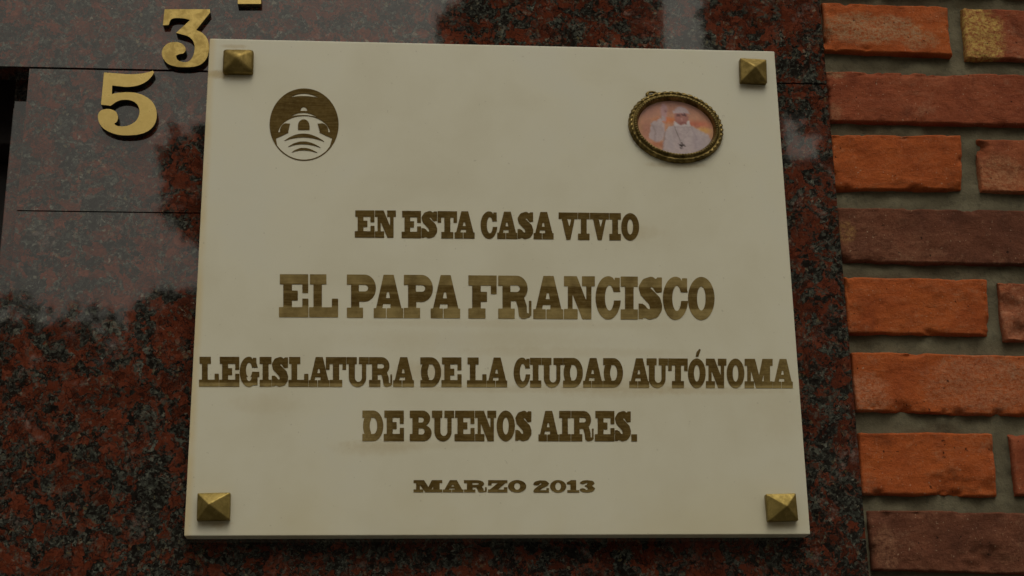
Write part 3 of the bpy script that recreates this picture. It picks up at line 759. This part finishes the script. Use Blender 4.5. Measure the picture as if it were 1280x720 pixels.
# printed picture: colours computed per vertex (a flat print). Coordinates: 6.546-fold enlargement of 780..910, 100..210
def s2l(c): return np.array([(x / 255 / 12.92) if x / 255 < .04045 else ((x / 255 + .055) / 1.055) ** 2.4 for x in c])
def print_colour(X, Y):
    lit = .60
    def C(*c): return s2l(c) / lit
    col = np.zeros(X.shape + (3,))
    nz = np.vectorize(lambda x, y: mnoise.fractal(Vector((x * .012, y * .012, 1.7)), 1., 2., 4))(X, Y)
    nz2 = np.vectorize(lambda x, y: mnoise.fractal(Vector((x * .05, y * .05, 5.2)), 1., 2., 3))(X, Y)
    t = np.clip((Y - 150) / 300, 0, 1)[..., None]
    col[:] = C(150, 106, 92) * (1 - t) + C(156, 114, 84) * t
    def blend(f, c, soft=10, k=1.):
        nonlocal col
        m = np.clip(.5 - f(X + nz2 * 9, Y + nz2 * 9) / (soft * 1.0), 0, 1)[..., None] * k
        col = col * (1 - m) + c * m
    blend(ell(600, 350, 110, 26), C(158, 78, 58), 40, .8); blend(ell(370, 320, 90, 22), C(165, 88, 40), 30, .8)
    blend(ell(200, 240, 80, 60), C(150, 108, 96), 60, .7); blend(ell(640, 400, 60, 20), C(172, 132, 60), 30, .8)
    blend(ell(190, 420, 45, 90), C(140, 92, 84), 40, .6); blend(ell(280, 520, 60, 26), C(140, 84, 62), 25, .8)
    blend(poly((305, 600), (325, 500), (340, 410), (378, 372), (420, 358), (550, 360), (605, 392), (690, 432), (720, 500), (640, 640), (330, 640)), C(146, 134, 136), 12)     # robe
    blend(poly((205, 470), (215, 400), (240, 335), (300, 318), (338, 352), (335, 430), (315, 490), (262, 500)), C(146, 132, 134), 14)                                         # sleeve
    blend(poly((318, 330), (308, 250), (318, 200), (345, 188), (368, 205), (365, 260), (345, 330)), C(152, 120, 122), 14)                                                     # raised hand
    blend(ell(350, 246, 9, 12), C(110, 60, 56), 10, .7)
    blend(poly((418, 330), (545, 325), (548, 366), (420, 368)), C(168, 160, 162), 12)                                                                                         # collar
    blend(ell(478, 292, 57, 68), C(132, 88, 82), 12)                                                                                                                        # face
    blend(I(ell(478, 268, 66, 58), rect(400, 190, 560, 262)), C(150, 134, 138), 12)                                                                                           # cap and hair
    blend(ell(456, 280, 19, 12), C(70, 42, 44), 9, .85); blend(ell(500, 274, 18, 12), C(60, 36, 40), 9, .9)
    blend(ell(480, 312, 8, 14), C(160, 118, 112), 8, .7); blend(ell(482, 338, 22, 5), C(110, 62, 62), 8, .8)
    blend(stroke([(420, 372), (440, 440), (466, 500)], [3, 3, 3]), C(92, 84, 84), 6, .9); blend(stroke([(548, 368), (510, 440), (474, 500)], [2, 2, 2]), C(120, 112, 112), 6, .6)
    blend(ell(600, 500, 30, 80), C(142, 132, 140), 60, .5); blend(ell(380, 520, 20, 90), C(140, 132, 138), 40, .5)
    blend(stroke([(338, 420), (326, 500), (312, 580)], [5, 6, 5]), C(112, 98, 100), 12, .8); blend(stroke([(232, 350), (262, 420), (250, 490)], [4, 5, 4]), C(116, 102, 104), 12, .7)
    blend(stroke([(560, 380), (590, 460), (580, 560)], [4, 5, 4]), C(118, 108, 112), 14, .7); blend(stroke([(300, 330), (325, 300)], [16, 14]), C(148, 134, 136), 12)
    blend(rect(461, 500, 475, 556), C(14, 10, 12), 6); blend(rect(444, 516, 494, 530), C(14, 10, 12), 6)
    col = col * (1 + .16 * nz[..., None] + .12 * nz2[..., None])
    haze_ = C(140, 112, 106); col = col * .92 + haze_ * .08
    return np.clip(col, .01, .9)
def picture_mesh():
    n, mring = 110, 44
    a, b = A0 - .0088, B0 - .0088
    co = [(c0.x, YF - .0012, c0.z)]; fa = []
    for r_ in range(1, mring + 1):
        for i in range(n):
            x, z = oval(2 * math.pi * i / n, a * r_ / mring, b * r_ / mring); co.append((c0.x + x, YF - .0012, c0.z + z))
    for i in range(n): fa.append((0, 1 + (i + 1) % n, 1 + i))
    for r_ in range(mring - 1):
        for i in range(n):
            p, q = 1 + r_ * n, 1 + (r_ + 1) * n; j = (i + 1) % n; fa.append((p + i, p + j, q + j, q + i))
    m = bpy.data.meshes.new('picture'); m.from_pydata(co, [], fa)
    P_ = np.array(co); dx = (P_[:, 0] - c0.x) / SX; dy = -(P_[:, 2] - c0.z) / SZ
    X = (MC[0] + dx - 780) * 6.546; Y = (MC[1] + dy - 100) * 6.546
    col = print_colour(X, Y)
    at_ = m.color_attributes.new('print', 'FLOAT_COLOR', 'POINT')
    at_.data.foreach_set('color', np.c_[col, np.ones(len(col))].ravel())
    bm = bmesh.new(); bm.from_mesh(m); bmesh.ops.recalc_face_normals(bm, faces=bm.faces[:])
    if bm.faces[:] and bm.faces[5].normal.y > 0: bmesh.ops.reverse_faces(bm, faces=bm.faces[:])
    bm.to_mesh(m); bm.free(); return m
t = NT('printed_portrait'); an = t.n.new('ShaderNodeAttribute'); an.attribute_name = 'print'
t.fin(an.outputs['Color'], .22)
link('picture', picture_mesh(), t.m, medal)

# ------------------------------------------------------------------ brass house numbers (outlines measured in a fourfold enlargement of 110..340, 0..180)
def digit(name, outline, label, th=.0070, mat='brass'):
    """outline: list of runs; each run is smoothed, corners stay sharp between runs"""
    pts = []
    for run in outline:
        pts += catmull(run, 6, closed=False) if len(run) > 2 else list(run[:-1])
    f = poly(*pts)
    xs = [p[0] for p in pts]; ys = [p[1] for p in pts]
    yf = -th
    lps = [[(at(110 + x / 4, y / 4, yf).x, at(110 + x / 4, y / 4, yf).z) for x, y in lp] for lp in contours(f, min(xs) - 6, min(ys) - 6, max(xs) + 6, max(ys) + 6, 2.)]
    m = solid('digit', lps, yf, -.0003)
    # soften the front arris
    bm = bmesh.new(); bm.from_mesh(m); bmesh.ops.remove_doubles(bm, verts=bm.verts[:], dist=1e-6)
    ed = [e for e in bm.edges if len(e.link_faces) == 2 and abs(e.verts[0].co.y - yf) < 1e-5 and abs(e.verts[1].co.y - yf) < 1e-5 and min(abs(fc.normal.y) for fc in e.link_faces) < .5]
    bmesh.ops.bevel(bm, geom=ed, offset=.0007, segments=2, affect='EDGES', profile=.5, clamp_overlap=True)
    bm.to_mesh(m); bm.free()
    lo = min(v.co.z for v in m.vertices); cx = sum(v.co.x for v in m.vertices) / len(m.vertices)
    m.transform(Matrix.Translation((-cx, 0, -lo)))
    o = link(name, m, [MAT[mat], MAT['dark_edge']], None); o.location = (cx, 0, lo)
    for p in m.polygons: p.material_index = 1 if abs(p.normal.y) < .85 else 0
    return tag(o, label, 'number', 'brass house number')
five = [[(80, 362), (130, 366), (200, 371), (255, 369), (292, 363), (324, 354)], [(324, 354), (329, 362), (320, 380), (295, 405), (262, 423), (225, 432), (180, 434), (121, 427)], [(121, 427), (119, 470)],
        [(119, 470), (150, 464), (200, 461), (250, 467), (300, 490), (332, 525), (344, 570), (336, 615), (310, 648), (270, 668), (220, 676), (160, 675), (110, 661), (72, 637), (53, 606), (50, 577), (62, 554), (90, 545), (120, 548), (142, 562), (150, 585), (146, 605), (131, 619)],
        [(131, 619), (145, 629), (170, 632), (205, 626), (238, 606), (255, 575), (256, 545), (241, 516), (210, 501), (175, 499), (145, 507), (113, 529)], [(113, 529), (65, 523)], [(65, 523), (80, 362)]]
three = [[(383, 46), (609, 46)], [(609, 46), (611, 62)], [(611, 62), (541, 150)], [(541, 150), (573, 166), (597, 196), (606, 236), (598, 281), (576, 313), (540, 331), (490, 336), (440, 333), (400, 319), (375, 291), (369, 263), (378, 236), (400, 217), (430, 210), (460, 214), (482, 230), (488, 250), (476, 267), (457, 270), (440, 278)],
         [(440, 278), (446, 297), (470, 309), (500, 308), (522, 286), (533, 246), (528, 210), (508, 186), (478, 174), (440, 164)], [(440, 164), (510, 100)], [(510, 100), (480, 92), (440, 90), (415, 98), (403, 125)], [(403, 125), (374, 126)], [(374, 126), (383, 46)]]
one = [[(748, 20), (748, -22)], [(748, -22), (780, -30)], [(780, -30), (782, -205)], [(782, -205), (748, -205)], [(748, -205), (750, -232)], [(750, -232), (790, -245), (832, -268)], [(832, -268), (836, -30)], [(836, -30), (866, -22)], [(866, -22), (866, 20)], [(866, 20), (748, 20)]]
digit('house_number_digit', five, 'brass digit five, lowest of the stepped house number on red granite')
digit('house_number_digit', three, 'brass digit three touching the upper corner of the marble plaque', mat='brass_pitted')
digit('house_number_digit', one, 'brass digit with flat foot above the marble plaque, highest of the house number', th=.007)

# ------------------------------------------------------------------ across the pavement: the trees and the building mirrored in the polished granite
def tree(x, y, h, rx, rz, seed, label, nleaf=4200, trunk=.13):
    rnd = random.Random(seed)
    t_ = empty('street_tree', (x, y, 0), label, 'tree', 'trees across the pavement')
    bm = bmesh.new()
    def limb(a, b, ra, rb, n=8):
        d = (b - a).normalized(); u = d.orthogonal().normalized(); v = d.cross(u)
        r0 = [bm.verts.new(a + (u * math.cos(k * 2 * math.pi / n) + v * math.sin(k * 2 * math.pi / n)) * ra) for k in range(n)]
        r1 = [bm.verts.new(b + (u * math.cos(k * 2 * math.pi / n) + v * math.sin(k * 2 * math.pi / n)) * rb) for k in range(n)]
        for k in range(n): bm.faces.new((r0[k], r0[(k + 1) % n], r1[(k + 1) % n], r1[k]))
    fork = Vector((x + rnd.uniform(-.2, .2), y, h - rz * 1.5)); limb(Vector((x, y, 0)), fork, trunk, trunk * .7)
    clumps = []
    for k in range(11):
        an_ = k * 2.4; e = Vector((x + math.cos(an_) * rx * rnd.uniform(.25, .8), y + math.sin(an_) * rx * rnd.uniform(.2, .7), h - rz + rnd.uniform(-.75, .75) * rz))
        limb(fork, e, trunk * .5, .02); clumps.append((e, rnd.uniform(.35, .6) * min(rx, rz)))
    m = bpy.data.meshes.new('trunk'); bm.to_mesh(m); bm.free(); link('trunk', m, MAT['bark'], t_, smooth=60)
    co, fa = [], []
    for i in range(nleaf):
        c, r_ = rnd.choice(clumps); d = Vector((rnd.gauss(0, 1), rnd.gauss(0, 1), rnd.gauss(0, 1))).normalized() * r_ * (rnd.random() ** .4) * 1.15
        p = c + d; u = Vector((rnd.gauss(0, 1), rnd.gauss(0, 1), rnd.gauss(0, .6))).normalized(); v = u.orthogonal().normalized(); s = rnd.uniform(.07, .15)
        k = len(co); co += [p - u * s, p + v * s * .5, p + u * s, p - v * s * .5]; fa.append((k, k + 1, k + 2, k + 3))
    m = bpy.data.meshes.new('crown'); m.from_pydata(co, [], fa); link('crown', m, MAT['leaf'], t_)

def mirror(px, py, dist):
    """the point at y = -dist whose mirror image shows at this pixel of the granite"""
    d = M3 @ Vector(((px - 640) / FPX, (360 - py) / FPX, -1.0)); p = at(px, py, 0); d = Vector((d.x, -d.y, d.z)); return p + d * (dist / -d.y)
for px, top, dist, rx, nl, seed, lab in ((-150, 400, 12, 1.3, 4000, 3, 'spreading dark street tree opposite the doorway'), (60, 425, 13, 1.2, 4500, 4, 'low dark street tree opposite the doorway'), (290, 185, 12, .50, 1500, 5, 'slim dark street tree opposite the house number'),
                                         (335, 330, 13.5, 1.1, 3800, 11, 'rounded dark street tree opposite the house number'), (678, -40, 14, 1.0, 4500, 6, 'tall dark street tree in front of the apartment building'),
                                         (965, -60, 13, .80, 7000, 8, 'tall narrow street tree opposite the plaque'), (1120, 80, 13, 1.2, 5500, 9, 'dark street tree opposite the brick wall')):
    q = mirror(px, top, dist); tree(q.x, q.y, q.z, rx, min(rx * 1.15, q.z * .42), seed, lab, nl)
def house(pa, pb, top, dist, label, nwin):  # added out of view to darken the sky's reflection in the granite
    h0, h1, hz = mirror(pa, top, dist), mirror(pb, top, dist), mirror((pa + pb) / 2, top, dist).z
    xa, xb = min(h0.x, h1.x), max(h0.x, h1.x)
    e_ = empty('added_low_house', ((xa + xb) / 2, -dist - 1.5, 0), label, 'house')
    link('wall', box_mesh('wall', xa, xb, -dist - 3.5, -dist, 0, hz), MAT['stucco'], e_)
    link('cornice', box_mesh('cornice', xa - .02, xb + .02, -dist - 3.6, -dist + .15, hz + .003, hz + .18), MAT['stucco'], e_)
    for k in range(nwin):
        x = xa + .6 + k * (xb - xa - .6) / nwin
        link('window', box_mesh('window', x, x + 1.0, -dist - .05, -dist + .03, 1.1, 2.6), MAT['glass'], e_)
house(-800, 625, 480, 18, 'long low dull stucco house added behind the trees to darken the granite reflection', 4)
house(862, 2000, 225, 18, 'taller dull stucco house added behind the trees to darken the granite reflection', 4)
q0, q1 = mirror(600, 20, 22), mirror(829, 20, 22)
bd = empty('apartment_building', ((q0.x + q1.x) / 2, -24, 0), 'plain dull stucco building standing across the street', 'building')
link('wall', box_mesh('wall', min(q0.x, q1.x), max(q0.x, q1.x), -30, -22, 0, 17), MAT['stucco'], bd)
for fl in range(5):
    for k in range(2):
        xa = min(q0.x, q1.x) + .35 + k * (abs(q1.x - q0.x) - .2) / 2
        link('window', box_mesh('window', xa, xa + .8, -22.02, -21.97, 1.4 + fl * 3, 2.9 + fl * 3), MAT['glass'], bd)
